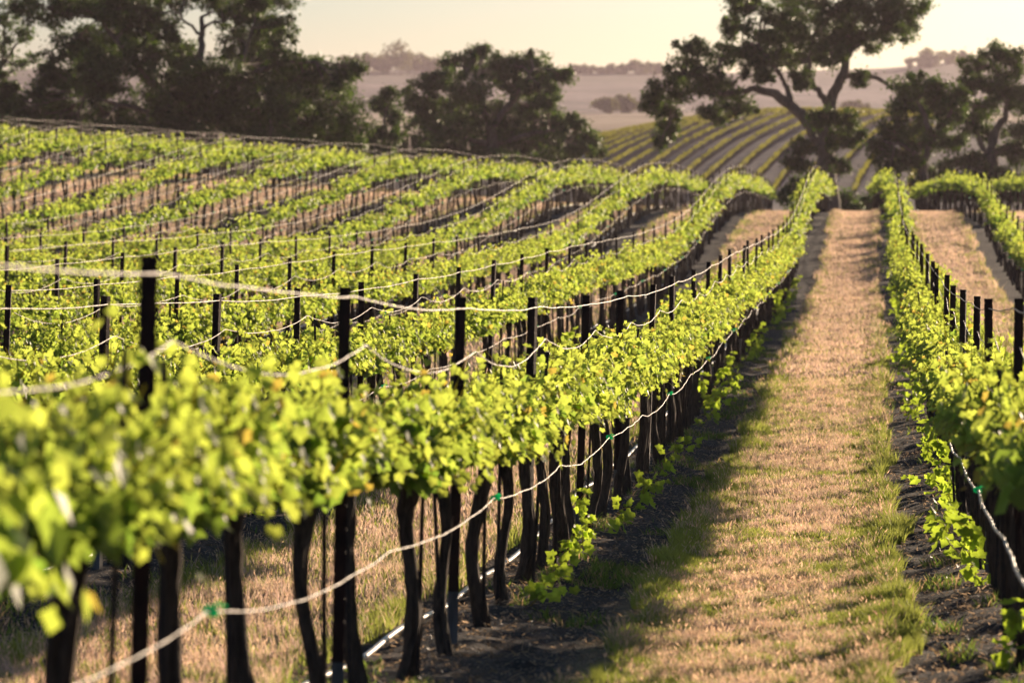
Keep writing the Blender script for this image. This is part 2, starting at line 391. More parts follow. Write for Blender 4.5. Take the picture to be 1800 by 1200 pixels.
def row_x(k, y):
    """row k: negative to the left of the path, positive to the right"""
    x = ROW0 + SPACE * (k + 1) if k < 0 else .80 + SPACE * (k - 1)
    if k > 0: x = x - sstep(135, 210, y) * (.8 if k == 1 else 1.6)
    return x
ROWS = [-m for m in range(1, 14)] + [1, 2, 3]
def row_name(k):
    if k == -1: return "row just left of grass path"
    if k == 1: return "row just right of grass path"
    return "%s row %s of grass path" % (ORD[abs(k)], "left" if k < 0 else "right")
def in_frame(x, y, z, pad=40):
    v = Vector((x, y, z - ZC)); d = v.dot(fw)
    if d <= 0: return False
    px = 900 + FPX * v.dot(rt) / d; py = 600 - FPX * v.dot(up) / d
    return -pad < px < 1800 + pad and -pad < py < 1200 + pad

END = {-1: 206, 1: 200, 2: 214, 3: 214}
near_spots = [9.6, 11.2, 13.2, 14.7, 16.5, 18.0, 19.6, 21.7, 23.1, 25.0, 26.7, 28.3, 29.8, 31.2, 32.8, 34.5]
spots = []
for k in ROWS:
    x0 = row_x(k, 0)
    start = 9.6 if k == -1 else (17.4 if k == 1 else (12.0 if k == 2 else (150 if k == 3 else abs(x0) / .2153 - 3)))
    ys_ = list(np.arange(start, END.get(k, 216), 1.627))
    if k == -1: ys_ = near_spots + list(np.arange(36.1, 206, 1.627))
    for i, y in enumerate(ys_):
        yy = y + RNG.normal(0, .07); xx = float(row_x(k, yy)) + RNG.normal(0, .025)
        if k != -1 and RNG.random() < .03: continue
        spots.append((k, xx, yy, float(terrain(xx, yy))))
vis = sorted([s for s in spots if in_frame(s[1], s[2], s[3] + 1.1)], key=lambda s: s[2])
solo = vis[:298]; solo_set = set(solo); rest = [s for s in spots if s not in solo_set]

fol = [vine_foliage(np.random.default_rng(100 + i)).mesh("foliage", [m_vine], False) for i in range(14)]
trk = [vine_trunk(np.random.default_rng(200 + i)).mesh("trunk", [m_vbark], False) for i in range(9)]
G = Geo(); G.add(*tube([(0, 0, -.1), (0, 0, .7), (.004, .002, 1.5)], .0105, 6)); stk = G.mesh("training_stake", [m_stake])
proto = empty("grapevine", (0, 0, 0), "grapevine", "grapevine")
obj("trunk", trk[0], proto); obj("foliage", fol[0], proto); obj("training_stake", stk, proto)
counts = {}
vine_roots = []
for i, (k, x, y, z) in enumerate(solo):
    o = proto if i == 0 else copy_tree(proto)
    o.location = (x, y, z); s = RNG.uniform(.93, 1.08)
    o.scale = (s * RNG.uniform(.95, 1.1), 1, s); o.rotation_euler = (RNG.normal(0, .01), RNG.normal(.02, .03), 0 if RNG.random() < .5 else math.pi)
    counts[k] = counts.get(k, 0) + 1; c = counts[k]
    for ch in o.children:
        nm = ch.name.split(".")[0]
        if nm == "foliage": ch.data = fol[RNG.integers(14)]
        elif nm == "trunk": ch.data = trk[RNG.integers(9)]
        else:
            ch.location = (RNG.normal(.05, .02), RNG.normal(.06, .03), 0); ch.rotation_euler = (RNG.normal(0, .015), RNG.normal(0, .02), 0)
            ch.scale = (1, 1, RNG.uniform(.8, 1.08))
    if c <= 12:
        lab = ("nearest grapevine with gnarled trunk in %s" % row_name(k)) if c == 1 else ("%s nearest grapevine with gnarled trunk in %s" % (ORD[c], row_name(k)))
    else:
        lab = "leafy grapevine beyond the twelve nearest in %s" % row_name(k)
    tag(o, lab, "grapevine", "grapevines in " + row_name(k))
    vine_roots.append((o, k, x, y, z))
# the rest of the vines: one object
lowf = [vine_foliage(np.random.default_rng(300 + i), True).arrays() for i in range(8)]
lowt = [vine_trunk(np.random.default_rng(400 + i), True).arrays() for i in range(6)]
GF = Geo()
for (k, x, y, z) in rest:
    s = RNG.uniform(.90, 1.12); f = 1 if RNG.random() < .5 else -1
    for (V, L, S, MI, T), m in ((lowf[RNG.integers(8)], 0), (lowt[RNG.integers(6)], 1)):
        GF.add(V * np.array([f * s * RNG.uniform(.8, 1.25), f, s]) + np.array([x, y, z]), L, S, m, T)
    a = np.array([x + .05, y + .06, z]); GF.add(*tube([a, a + (0, 0, 1.35)], .011, 3, cap=False), 2)
tag(obj("distant_grapevines", GF.mesh("distant_grapevines", [m_vine, m_vbark, m_stake])), "sunlit grapevines filling the far ends of the rows up to the crest", "grapevines", kind="stuff")

# basal sprouts on the row beside the path
def sprout(rng, h, n):
    G = Geo(); t = np.linspace(0, 1, n); a = rng.uniform(-.6, .9)
    P = np.stack([.08 + .30 * t * math.cos(a) + .05 * np.sin(t * 6), .25 * t * math.sin(a), h * t * (1.5 - .6 * t)], 1)
    G.add(*tube(P, np.linspace(.005, .002, n), 5), 0, (.15, .13, .04))
    C = np.repeat(P, 2, 0) + rng.normal(0, .05, (2 * n, 3)); C[:, 2] = np.maximum(C[:, 2], .04)
    N = rng.normal(0, .6, (2 * n, 3)) + np.array([.3, -.6, .5]); T = rng.normal(0, .5, (2 * n, 3)) + np.array([.2, 0, -.7])
    col = np.array([.15, .20, .03]) * rng.uniform(.7, 1.4, (2 * n, 1))
    V, L, F, k = scatter(C, N, T, rng.uniform(.06, .12, 2 * n), LEAF, LEAF_F); G.add(V, L, F, 0, np.repeat(col, k, 0)); return G
spr = [sprout(np.random.default_rng(500 + i), h, n) .mesh("sprout", [m_vine]) for i, (h, n) in enumerate([(.32, 9), (.55, 13), (.42, 10), (.25, 7)])]
for (o, k, x, y, z) in vine_roots:
    pr = {-1: .55, 1: .5}.get(k, .12)
    if k == -1 and y < 24: pr = .0
    if k == -1 and 24.5 < y < 33: pr = 1
    if RNG.random() < pr:
        c = obj("sprout", spr[RNG.integers(4)], o); c.rotation_euler = (0, 0, (-o.rotation_euler.z if k < 0 else math.pi - o.rotation_euler.z) + RNG.normal(0, .5))
        c.scale = (1, 1, 1) if RNG.random() < .6 else (.8, .8, .8)

# ------------------------------------------------------------------ trellis posts
def post_shaft(H=1.95, z0=.34):
    """rolled steel post: a channel with notched flanges"""
    G = Geo(); w_, d_, t_ = .027, .024, .004
    prof = np.array([(-w_, -d_), (-w_, d_), (-w_ + .008, d_), (-w_ + t_, -d_ + t_), (w_ - t_, -d_ + t_), (w_ - .008, d_), (w_, d_), (w_, -d_)])
    zs = []
    z = z0
    while z < H: zs += [(z, 0), (min(z + .07, H), 0), (min(z + .073, H), 1), (min(z + .085, H), 1), (min(z + .088, H), 0)]; z += .1
    zs = [q for i, q in enumerate(zs) if i == 0 or q[0] > zs[i - 1][0] + 1e-5]
    V = []
    for z, nt_ in zs:
        p = prof.copy()
        if nt_: p[:, 0] *= .90
        V.append(np.column_stack([p, np.full(8, z)]))
    V = np.concatenate(V); n = 8; i = np.arange(len(zs) - 1)[:, None] * n; j = np.arange(n)[None, :]; kk = (j + 1) % n
    L = np.stack([i + j, i + n + j, i + n + kk, i + kk], -1).ravel()
    e = (len(zs) - 1) * n
    L = np.concatenate([L, e + np.array([0, 3, 2, 1])[::-1], e + np.array([0, 7, 4, 3])[::-1], e + np.array([7, 6, 5, 4])[::-1]])
    G.add(V, L, np.concatenate([np.full((len(zs) - 1) * n, 4), [4, 4, 4]])); return G
shaft = post_shaft().mesh("post_shaft", [m_post])
G = Geo(); w_, d_ = .027, .024
for a_, b_ in (((-w_, -d_), (w_, -d_ + .004)), ((-w_, -d_ + .004), (-w_ + .005, d_)), ((w_ - .005, -d_ + .004), (w_, d_)), ((-.006, -d_ + .004), (.006, -d_ + .012))):
    (x0, y0), (x1, y1) = a_, b_
    V = np.array([(x, y, z) for z in (-.4, .34) for x, y in ((x0, y0), (x1, y0), (x1, y1), (x0, y1))])
    G.add(V, [0, 3, 2, 1, 4, 5, 6, 7, 0, 1, 5, 4, 1, 2, 6, 5, 2, 3, 7, 6, 3, 0, 4, 7], [4] * 6)
foot = G.mesh("galvanised_foot", [m_galv])
G = Geo(); G.add(*tube([(0, 0, -.3), (0, 0, 1.95)], .034, 4)); far_post = G.mesh("trellis_post", [m_post])
post_rows = {}; pspots = []
for k in ROWS:
    x0 = row_x(k, 0)
    s0 = 12.5 if k == -1 else (13.9 if k == 1 else (14 if k == 2 else (150 if k == 3 else abs(x0) / .2153 - 2 + (abs(k) * 1.7) % 3)))
    y = s0; lst = []
    if k == -1: lst.append((8.0, row_x(k, 8.)))
    while y < END.get(k, 216) + 1:
        xx = float(row_x(k, y)); lst.append((y, xx)); pspots.append((k, xx, y, float(terrain(xx, y)))); y += 4.84
    post_rows[k] = lst
pvis = sorted([s for s in pspots if in_frame(s[1], s[2], s[3] + 1.6)], key=lambda s: s[2])
psolo = pvis[:298]; pset = set(psolo)
pproto = empty("trellis_post", (0, 0, 0), "post", "post"); obj("post_shaft", shaft, pproto); obj("galvanised_foot", foot, pproto)
pc = {}; first = True
for (k, x, y, z) in psolo:
    pc[k] = pc.get(k, 0) + 1; c = pc[k]
    if y < 75:
        o = pproto if first else copy_tree(pproto); first = False
        o.rotation_euler = (RNG.normal(0, .012), RNG.normal(.030 if k < 0 else .004, .012), RNG.normal(0, .2))
    else:
        o = obj("trellis_post", far_post); o.rotation_euler = (RNG.normal(0, .01), RNG.normal(.01, .015), .78)
    o.location = (x - (.035 if k < 0 else -.02), y, z)
    lab = ("nearest dark steel post in %s" % row_name(k)) if c == 1 else ("%s nearest dark steel post in %s" % (ORD[c], row_name(k)) if c <= 14 else "small dark post beyond the fourteen nearest in %s" % row_name(k))
    tag(o, lab, "post", "trellis posts of " + row_name(k))
prest = [s for s in pspots if s not in pset]
if prest:
    GP = Geo()
    for (k, x, y, z) in prest: GP.add(*tube([(x, y, z - .3), (x, y, z + 1.95)], .032, 4))
    tag(obj("distant_trellis_posts", GP.mesh("distant_trellis_posts", [m_post])), "tiny dark trellis posts at the far ends of the rows", "posts", kind="stuff")

# ------------------------------------------------------------------ wires, clips and drip hoses
G = Geo(); G.add(*tube([(0, -.02, 0), (0, .02, .004)], [.012, .014], 6), 0, (.03, .60, .34)); G.add(*tube([(-.012, 0, .004), (.02, .006, .02), (.045, 0, .012)], [.006, .005, .003], 5), 0, (.03, .60, .34)); clip_me = G.mesh("clip", [m_clip])
def step_ys(a, b):
    out = []; y = a
    while y < b:
        out.append(y); y += .10 if y < 45 else (.3 if y < 110 else .6)
    return np.array(out + [b])
def run_wire(k, posts, dx, h, sag, wob, rng):
    a, b = posts[0][0], posts[-1][0]; Y = step_ys(a, b); py = np.array([p[0] for p in posts]); pxs = np.array([p[1] for p in posts])
    gz = terrain(pxs, py); Z0 = np.interp(Y, py, gz); X = np.interp(Y, py, pxs)
    i = np.clip(np.searchsorted(py, Y) - 1, 0, len(py) - 2); t = (Y - py[i]) / (py[i + 1] - py[i])
    sg = rng.uniform(.4, 1.5, len(py)) * sag; hp = rng.normal(0, wob * .8, len(py))
    Z = Z0 + h + hp[i] * (1 - t) + hp[i + 1] * t - sg[i] * 4 * t * (1 - t)
    Z = Z + (fbm(Y / .8, Y * 0 + k * 3.1 + h * 9, 71) - .5) * wob * 1.6; X = X + dx + (fbm(Y / .9, Y * 0 + k * 5.3 + h * 4, 72) - .5) * wob * 2
    lean = .03 * h if k < 0 else 0
    return np.stack([X + lean, Y, Z], 1)
for k in ROWS:
    posts = post_rows[k]; rng = np.random.default_rng(900 + k)
    specs = [("top_wire", .0, 1.89, .02, .007, .0038, "taut wire along the post tops of %s"),
             ("catch_wire", .045, 1.68, .10, .012, .0032, "loose sagging wire above the leaves of %s")]
    specs.append(("lower_wire", .17 if k < 0 else -.19, .84, .05, .014, .0034, "low wire with green clips below leaves of %s"))
    for nm, dx, h, sag, wob, r, lab in specs:
        P = run_wire(k, posts, dx, h, sag, wob, rng)
        if k == 1 and nm == 'lower_wire': r = .0065
        rr = r * (1 + .28 * np.sin(np.arange(len(P)) * 1.9)) if P[0, 1] < 50 else r
        G = Geo(); G.add(*tube(P, rr, 5)); o = obj(nm, G.mesh(nm, [m_glare_pale if (k == 1 and nm == "lower_wire") else m_wire], True)); tag(o, lab % row_name(k), "wire", "trellis wires")  # wire just right of the path is painted pale to look sunlit
        if nm == "lower_wire":
            for (y, x) in posts[1 if k == -1 else 0::2]:
                if y < 150:
                    j = np.argmin(abs(P[:, 1] - y - .12)); c = obj("clip", clip_me, o); c.location = P[j]; c.rotation_euler = (0, 0, rng.uniform(-1, 1)); s = 1.25 if y < 60 else 1.5; c.scale = (s, s, s)
    if -4 <= k < 0:
        Y = step_ys(posts[0][0], posts[-1][0]); X = np.array([row_x(k, y) for y in Y]) - .40 + .05 * np.sin(Y * .31 + k) + .012 * np.sin(Y * 1.3)
        P = np.stack([X, Y, terrain(X, Y) + .05 + .012 * np.sin(Y * 1.7)], 1)
        G = Geo(); G.add(*tube(P, .016, 6)); tag(obj("drip_hose", G.mesh("drip_hose", [m_glare_pale], True)), "drip hose painted pale with glare on the soil along %s" % row_name(k), "hose", "drip hoses")

# ------------------------------------------------------------------ grass, weeds, chips
def blades(X, Y, h, wdt, col, rng, head=None, lean=.35):
    n = len(X); Z = terrain(X, Y) + clods(X, Y) - .005
    B = np.stack([X, Y, Z], 1); a = rng.uniform(0, np.pi, n); acr = np.stack([np.cos(a), np.sin(a) * .6, np.zeros(n)], 1)
    ln = np.stack([rng.normal(-.05, lean, n), rng.normal(0, lean, n), np.zeros(n)], 1) * h[:, None]
    upv = np.zeros((n, 3)); upv[:, 2] = h
    wv = acr * wdt[:, None] * .5
    mid_ = B + upv * .55 + ln * .3; tip = B + upv + ln
    V = np.stack([B - wv, B + wv, mid_ + wv * .8, mid_ - wv * .8, tip], 1)
    base = np.arange(n)[:, None] * 5
    L = np.concatenate([base + np.array([0, 1, 2, 3]), base + np.array([3, 2, 4])], 1).ravel()
    S = np.tile([4, 3], n)
    G = Geo(); G.add(V.reshape(-1, 3), L, S, 0, np.repeat(col, 5, 0))
    if head is not None:
        hi = np.where(head)[0]; d = unit(upv[hi] + ln[hi] * 1.8); c0 = tip[hi] - d * .01
        hl = rng.uniform(.03, .06, len(hi)) * np.clip(h[hi] / .18, .7, 1.3); hw = rng.uniform(.0035, .0065, len(hi))
        a2 = acr[hi]; b2 = np.cross(d, a2)
        for q in (a2, b2):
            Vh = np.stack([c0, c0 + d * (hl * .4)[:, None] + q * hw[:, None], c0 + d * hl[:, None], c0 + d * (hl * .4)[:, None] - q * hw[:, None]], 1)
            G.add(Vh.reshape(-1, 3), np.arange(len(hi) * 4), np.full(len(hi), 4), 0, np.repeat(np.tile(np.array([.52, .39, .30]), (len(hi), 1)) * rng.uniform(.8, 1.25, (len(hi), 1)), 4, 0))
    return G
def edge_fade(X, Y, c, half):
    d = np.abs(X - c) + (fbm(X * 1.3, Y * .9, 61) - .5) * .5
    return d < half
def grass_cols(X, Y, rng, green_bias):
    g = fbm(X / .9, Y / 1.6, 31) * .30 + fbm(X / .12, Y / .16, 37) * .55 + rng.random(len(X)) * .15 + green_bias + .05
    isg = rng.random(len(X)) < sstep(.44, .66, g)
    dryc = np.array([.46, .355, .305]) * rng.uniform(.65, 1.25, (len(X), 1)) * np.stack([np.ones(len(X)), rng.uniform(.9, 1.08, len(X)), rng.uniform(.8, 1.1, len(X))], 1)
    gc = np.array([.20, .235, .055]) * rng.uniform(.6, 1.4, (len(X), 1))
    return np.where(isg[:, None], gc, dryc), isg
GG = []
rng = np.random.default_rng(77)
def strip(c, y0, y1, n, half, hmul=1, wmul=1, bias=0., tall_edge=True):
    t = rng.random(n); Y = np.sqrt(y0 ** 2 + t * 0 + 0) + 0 * t
    Y = y0 * (y1 / y0) ** t if y1 / y0 < 6 else y0 + (y1 - y0) * t
    X = c + rng.uniform(-half - .25, half + .25, n)
    k = edge_fade(X, Y, c, half); X = X[k]; Y = Y[k]
    u = np.abs(X - c) / half
    clump = fbm(X / .22, Y / .22, 91, 2)
    k = rng.random(len(X)) < sstep(.25, .6, clump) * .75 + .25; X = X[k]; Y = Y[k]; u = u[k]; clump = clump[k]
    gb = bias - .10 * sstep(.0, 1, 1 - u) - .12 * sstep(45, 110, Y) + .08 * sstep(.6, 1, u)
    col, isg = grass_cols(X, Y, rng, gb + (.075 if y0 < 30 else .045))
    edge_t = sstep(.62, 1.0, u) * fbm(X / .5, Y / .9, 55) * 1.6
    h = (.045 + .05 * clump + .085 * edge_t) * rng.uniform(.6, 1.3, len(X)) * hmul
    h = np.where(isg, h * .85, h)
    wd = rng.uniform(.003, .006, len(X)) * wmul * np.where(isg, 1.35, 1)
    head = (~isg) & (rng.random(len(X)) < .10 + .45 * edge_t)
    GG.append(blades(X, Y, h, wd, col, rng, head if y0 < 60 else None))
C0 = ROW0 + SPACE / 2 + .06
strip(C0 + .02, 15.5, 30, 280000, .80, 1, 1, .04); strip(C0 + .0, 30, 62, 210000, .84, 1.05, 1.5, .02); strip(C0, 62, 196, 120000, .86, 1.1, 3.6, -.02)
strip(C0 - SPACE, 9.5, 32, 110000, .95, 1.1, 1.2, -.06); strip(C0 - SPACE, 32, 80, 60000, .95, 1.1, 2.4, -.03); strip(C0 - SPACE, 80, 210, 60000, .95, 1.1, 4)
strip(C0 + SPACE, 34, 90, 60000, .95, 1.1, 2.2, .06); strip(C0 + SPACE, 90, 205, 60000, .95, 1.1, 4)
for m in range(2, 12): strip(C0 - SPACE * m, max(14, 3 * m / .2153 - 4), 214, 34000, .95, 1.15, 4)
strip(C0 + 2 * SPACE, 100, 210, 30000, .95, 1.1, 4)
def merge(Gs):
    out = Geo()
    for g in Gs: V, L, S, MI, T = g.arrays(); out.add(V, L, S, 0, T)
    return out
tag(obj("grass", merge(GG).mesh("grass", [m_grass])), "dry straw and green grass with seed heads covering the aisles between rows", "grass", kind="stuff")
# weeds in the soil strips
GW = []
for k, side, n in ((-1, 1, 60000), (1, -1, 50000), (-2, 1, 14000), (-1, -1, 20000), (1, 1, 12000)):
    Y = 14 * (90 / 14.) ** rng.random(n); X = row_x(k, 0) + side * rng.uniform(.02, .75, n)
    pm = fbm(X / .45, Y / 1.1, 23 + k, 3); kk = rng.random(n) < sstep(.60, .74, pm); X = X[kk]; Y = Y[kk]
    col = np.array([.10, .15, .03]) * rng.uniform(.6, 1.5, (len(X), 1)); dm = rng.random(len(X)) < .2; col[dm] = np.array([.30, .22, .13])
    GW.append(blades(X, Y, rng.uniform(.02, .09, len(X)), rng.uniform(.006, .014, len(X)), col, rng, None, .6))
tag(obj("weeds", merge(GW).mesh("weeds", [m_grass])), "low green weeds sprouting in the bare soil under the vines", "weeds", kind="stuff")
n = 60000; Y = 12 * (70 / 12.) ** rng.random(n); kx = rng.choice([-2, -1, -1, 1, 1], n)
X = np.where(kx == 1, .8, np.where(kx == -1, -2.25, -5.3)) + rng.uniform(-.8, .8, n)
N = rng.normal(0, .45, (n, 3)) + np.array([0, 0, 1.]); T = rng.normal(0, 1, (n, 3)) * np.array([1, 1, .15])
CH = np.array([(-.12, 0, 0), (.12, .05, 0), (.10, 1, 0), (-.08, .9, .02)])
V, L, F, kf = scatter(np.stack([X, Y, terrain(X, Y) + clods(X, Y) + rng.uniform(.004, .025, n)], 1), N, T, rng.uniform(.012, .05, n), CH, [[0, 1, 2, 3]])
G = Geo(); G.add(V, L, F, 0, np.repeat(np.array([.30, .23, .17]) * rng.uniform(.25, 1.3, (n, 1)), kf, 0))
tag(obj("mulch_chips", G.mesh("mulch_chips", [m_grass])), "pale chips and straw bits strewn over the dark soil strips", "mulch", kind="stuff")

# ------------------------------------------------------------------ trees
def oak(name, label, Y, base, limbs, clumps, seed, dens=1.0, tintm=1.0, leaf=.17, group="oaks beyond the crest", spread=1.0, cs=.98):
    """limbs: list of (pixel path, start radius m, end radius m); clumps: (px, py, rx, ry) pixels of the leafy masses"""
    rng = np.random.default_rng(seed); s = Y / FPX
    b = at(base[0], base[1], Y); bz = float(terrain(b[0], b[1])); root = empty(name, (b[0], b[1], bz), label, "tree", group)
    off = np.array([b[0], b[1], bz]); G = Geo(); skel = []
    for li, (path, r0, r1) in enumerate(limbs):
        P = np.array([at(px, py, Y) for px, py in path])
        if li == 0: P[0, 2] = bz - .3
        dep = rng.uniform(-1.2, 1.2) if li else 0.0
        P[:, 1] += dep * np.linspace(0, 1, len(P)) ** 1.2 * spread * 1.6
        m = (len(P) - 1) * 5 + 1; u = np.linspace(0, len(P) - 1, m); Q = np.stack([np.interp(u, np.arange(len(P)), P[:, c]) for c in range(3)], 1)
        if m > 6:
            for _ in range(3): Q[1:-1] = (Q[:-2] + 2 * Q[1:-1] + Q[2:]) / 4
        Q[1:-1] += rng.normal(0, .04, (m - 2, 3))
        rad = np.linspace(r0, r1, m)
        if li == 0: rad = rad * (1 + .5 * np.exp(-np.linspace(0, 8, m)))
        G.add(*tube(Q - off, rad, 10, .07, rng)); skel.append(np.column_stack([Q, rad]))
    skel = np.concatenate(skel)
    C = []; Rr = []
    allc = np.array([at(px, py, Y) for px, py, _, _ in clumps]); cx = allc[:, 0].mean(); hw = max(1.0, (allc[:, 0].max() - allc[:, 0].min()) / 2)
    for ci, (px, py, rx, ry) in enumerate(clumps):
        rx *= cs; ry *= cs
        c = allc[ci].copy(); dmax = hw * math.sqrt(max(.05, 1 - min(1, ((c[0] - cx) / hw)) ** 2)) * .8 * spread
        c[1] += rng.uniform(-1, 1) * dmax
        j = np.argmin(np.linalg.norm((skel[:, :3] - c) * np.array([1, .35, 1]), axis=1)); st = skel[j, :3]
        midp = (st + c) / 2 + rng.normal(0, .25, 3) + np.array([0, 0, .15]); u = np.linspace(0, 1, 8)[:, None]
        Q = st * (1 - u) ** 2 + 2 * u * (1 - u) * midp + c * u * u
        r0 = min(skel[j, 3] * .75, .05 + .045 * rx * s)
        G.add(*tube(Q - off, np.linspace(r0, .03, 8), 6, .08, rng))
        nsub = max(6, int(20 * (rx * ry / 1000.) ** .6 * (s / .033) * 1.15))
        for q in range(nsub):
            v = unit(rng.normal(size=3)) * rng.uniform(.2, 1.3) ** .6 * np.array([rx * s, (rx + ry) * .5 * s, ry * s])
            e = c + v; C.append(e); Rr.append(rng.uniform(.26, .62) * min(1.3, .55 + (rx + ry) * s * .2))
            if rng.random() < .6:
                k_ = rng.integers(3, 8); G.add(*tube(np.stack([Q[k_], (Q[k_] + e) / 2 + rng.normal(0, .12, 3), e]) - off, [.035, .022, .01], 4, cap=False))
    o = obj("trunk", G.mesh("trunk", [m_obark], True), root)
    C = np.array(C); Rr = np.array(Rr); npl = int(100 * dens)
    idx = np.repeat(np.arange(len(C)), npl); n = len(idx)
    D = unit(rng.normal(size=(n, 3))) * (rng.random(n) ** .45)[:, None]
    P = C[idx] + D * Rr[idx][:, None] * np.array([1.1, 1.1, .92]) * np.where(rng.random((n, 1)) < .12, 1.7, 1.0) 
    N = D * .8 + rng.normal(0, .6, (n, 3)) + np.array([0, 0, .35]); T = rng.normal(0, 1, (n, 3)) + np.array([0, 0, -.3])
    tone = rng.uniform(.5, 1.5, len(C))[idx][:, None] * rng.uniform(.75, 1.25, (n, 1))
    col = np.array([.038, .080, .018]) * tone * tintm
    V, L, F, k = scatter(P - off, N, T, rng.uniform(.7, 1.25, n) * leaf, KITE, KITE_F)
    G = Geo(); G.add(V, L, F, 0, np.repeat(col, k, 0)); obj("crown", G.mesh("crown", [m_oak]), root)
    return root

oak("oak_tree", "tall spreading oak with bare grey trunk at the end of the grass path", 242, (1464, 400),
    [([(1464, 400), (1458, 340), (1450, 285), (1447, 252)], .62, .50),
     ([(1447, 262), (1420, 212), (1388, 182), (1358, 163), (1322, 155)], .42, .20), ([(1392, 186), (1384, 158), (1372, 132)], .22, .12),
     ([(1447, 262), (1452, 205), (1466, 165), (1485, 128), (1489, 95), (1512, 78)], .42, .16), ([(1480, 138), (1515, 127), (1545, 138), (1570, 158)], .20, .10),
     ([(1456, 185), (1432, 152), (1420, 128)], .22, .12), ([(1322, 155), (1270, 170), (1200, 160)], .18, .06), ([(1372, 132), (1330, 80), (1340, 20)], .14, .06), ([(1420, 128), (1430, 70), (1450, 0)], .15, .06),
     ([(1489, 95), (1530, 50), (1580, 15)], .14, .05)],
    [(1300, 12, 34, 24), (1345, 45, 44, 34), (1330, -25, 55, 30), (1400, 8, 52, 36), (1440, 48, 52, 38), (1415, 95, 52, 30), (1368, 92, 42, 30), (1480, 20, 52, 36), (1540, 12, 48, 34),
     (1592, 5, 36, 22), (1562, 55, 40, 24), (1512, 68, 40, 20), (1402, 138, 26, 16), (1312, 84, 32, 24), (1213, 90, 24, 22), (1258, 96, 34, 20), (1203, 122, 30, 22), (1240, 138, 36, 24), (1178, 160, 34, 22),
     (1145, 182, 18, 18), (1172, 192, 24, 20), (1172, 232, 22, 18), (1160, 250, 10, 8), (1272, 160, 36, 22), (1300, 188, 30, 18), (1262, 200, 24, 16), (1332, 120, 28, 20), (1482, 212, 32, 22), (1502, 240, 18, 14),
     (1442, 212, 18, 16), (1478, 245, 24, 16), (1412, 258, 20, 14), (1400, 288, 20, 16), (1476, 286, 16, 14), (1508, 138, 12, 16), (1450, -45, 80, 30), (1540, -45, 60, 30), (1285, 45, 20, 18), (1350, 135, 18, 12), (1460, 95, 24, 24), (1480, 60, 34, 20), (1585, 40, 26, 18), (1610, 15, 16, 14), (1385, 60, 30, 24), (1490, 60, 30, 24)], 1, cs=1.0)
oak("oak_tree", "huge dense dark oak filling the upper left above the vine rows", 236, (330, 300),
    [([(335, 300), (328, 250), (332, 205)], .60, .48), ([(330, 215), (268, 140), (216, 78), (185, 35)], .32, .08), ([(332, 205), (345, 140), (356, 65), (352, 30)], .34, .12),
     ([(352, 60), (332, 40), (322, 25)], .10, .05), ([(356, 55), (372, 40), (398, 38)], .10, .05), ([(332, 215), (410, 150), (490, 110), (560, 110)], .30, .07), ([(332, 250), (352, 218), (392, 200), (470, 190)], .26, .08), ([(330, 225), (250, 190), (150, 170)], .26, .06),
     ([(400, 160), (440, 80), (455, 30)], .16, .05)],
    [(100, 15, 48, 28), (160, 58, 46, 34), (112, 82, 40, 28), (82, 155, 28, 28), (130, 150, 42, 32), (92, 208, 38, 26), (170, 212, 48, 30), (200, 125, 44, 34), (228, 50, 42, 34), (262, 15, 44, 28), (305, 60, 14, 20),
     (268, 102, 40, 34), (250, 180, 50, 38), (330, 118, 34, 28), (330, 172, 50, 38), (402, 72, 34, 28), (425, 22, 28, 20), (470, 52, 34, 24), (502, 88, 28, 24), (440, 112, 46, 34), (400, 160, 50, 38), (470, 170, 46, 40), (530, 150, 42, 34),
     (560, 118, 30, 18), (604, 120, 26, 12), (598, 146, 24, 14), (580, 190, 36, 30), (618, 232, 24, 28), (540, 222, 46, 34), (450, 235, 54, 30), (350, 238, 54, 24), (262, 242, 54, 22), (180, -10, 60, 22), (330, -12, 40, 14), (400, -12, 40, 18), (60, 225, 26, 18), (500, 250, 60, 18), (580, 250, 40, 18), (380, 130, 36, 26), (300, 215, 40, 26), (210, 235, 40, 22), (295, 92, 22, 18), (206, 151, 36, 24), (74, 122, 20, 20), (412, 200, 40, 26), (496, 136, 32, 22), (450, 200, 40, 24), (150, 104, 34, 24), (62, 190, 22, 24), (520, 186, 38, 24), (300, 150, 34, 24), (360, 200, 36, 24), (550, 250, 40, 20), (120, 238, 44, 16), (300, -14, 34, 14), (452, -4, 30, 16), (380, 10, 26, 16), (470, 12, 26, 18), (140, 10, 40, 22), (215, 20, 30, 22)], 2, 1.05, cs=1.2)
oak("oak_tree", "broad rounded oak standing alone left of the centre, before the hazy hills", 300, (872, 320),
    [([(872, 320), (868, 265), (862, 222)], .55, .40), ([(862, 228), (846, 178), (838, 140)], .28, .08), ([(864, 225), (900, 182), (925, 145), (940, 120)], .28, .07), ([(868, 255), (820, 245), (765, 230)], .25, .07), ([(868, 252), (940, 235), (1010, 225)], .25, .06)],
    [(832, 92, 26, 12), (802, 113, 30, 18), (780, 140, 30, 16), (850, 120, 44, 20), (892, 112, 30, 16), (925, 108, 26, 14), (942, 126, 30, 16), (985, 130, 22, 12), (960, 155, 34, 18), (902, 150, 36, 20), (830, 160, 40, 24), (750, 165, 30, 20), (738, 195, 30, 20),
     (790, 190, 40, 24), (860, 195, 40, 26), (930, 190, 40, 20), (970, 180, 20, 12), (900, 225, 46, 24), (970, 220, 44, 20), (1008, 214, 24, 14), (800, 230, 46, 26), (742, 235, 38, 24), (722, 265, 30, 16), (850, 255, 50, 24), (930, 260, 50, 24), (1000, 255, 44, 24),
     (1038, 245, 20, 16), (1048, 266, 12, 10), (780, 276, 56, 18), (880, 286, 56, 16), (970, 286, 46, 14), (722, 288, 30, 12)], 3, 1.0, 1.15, .20, cs=1.06)
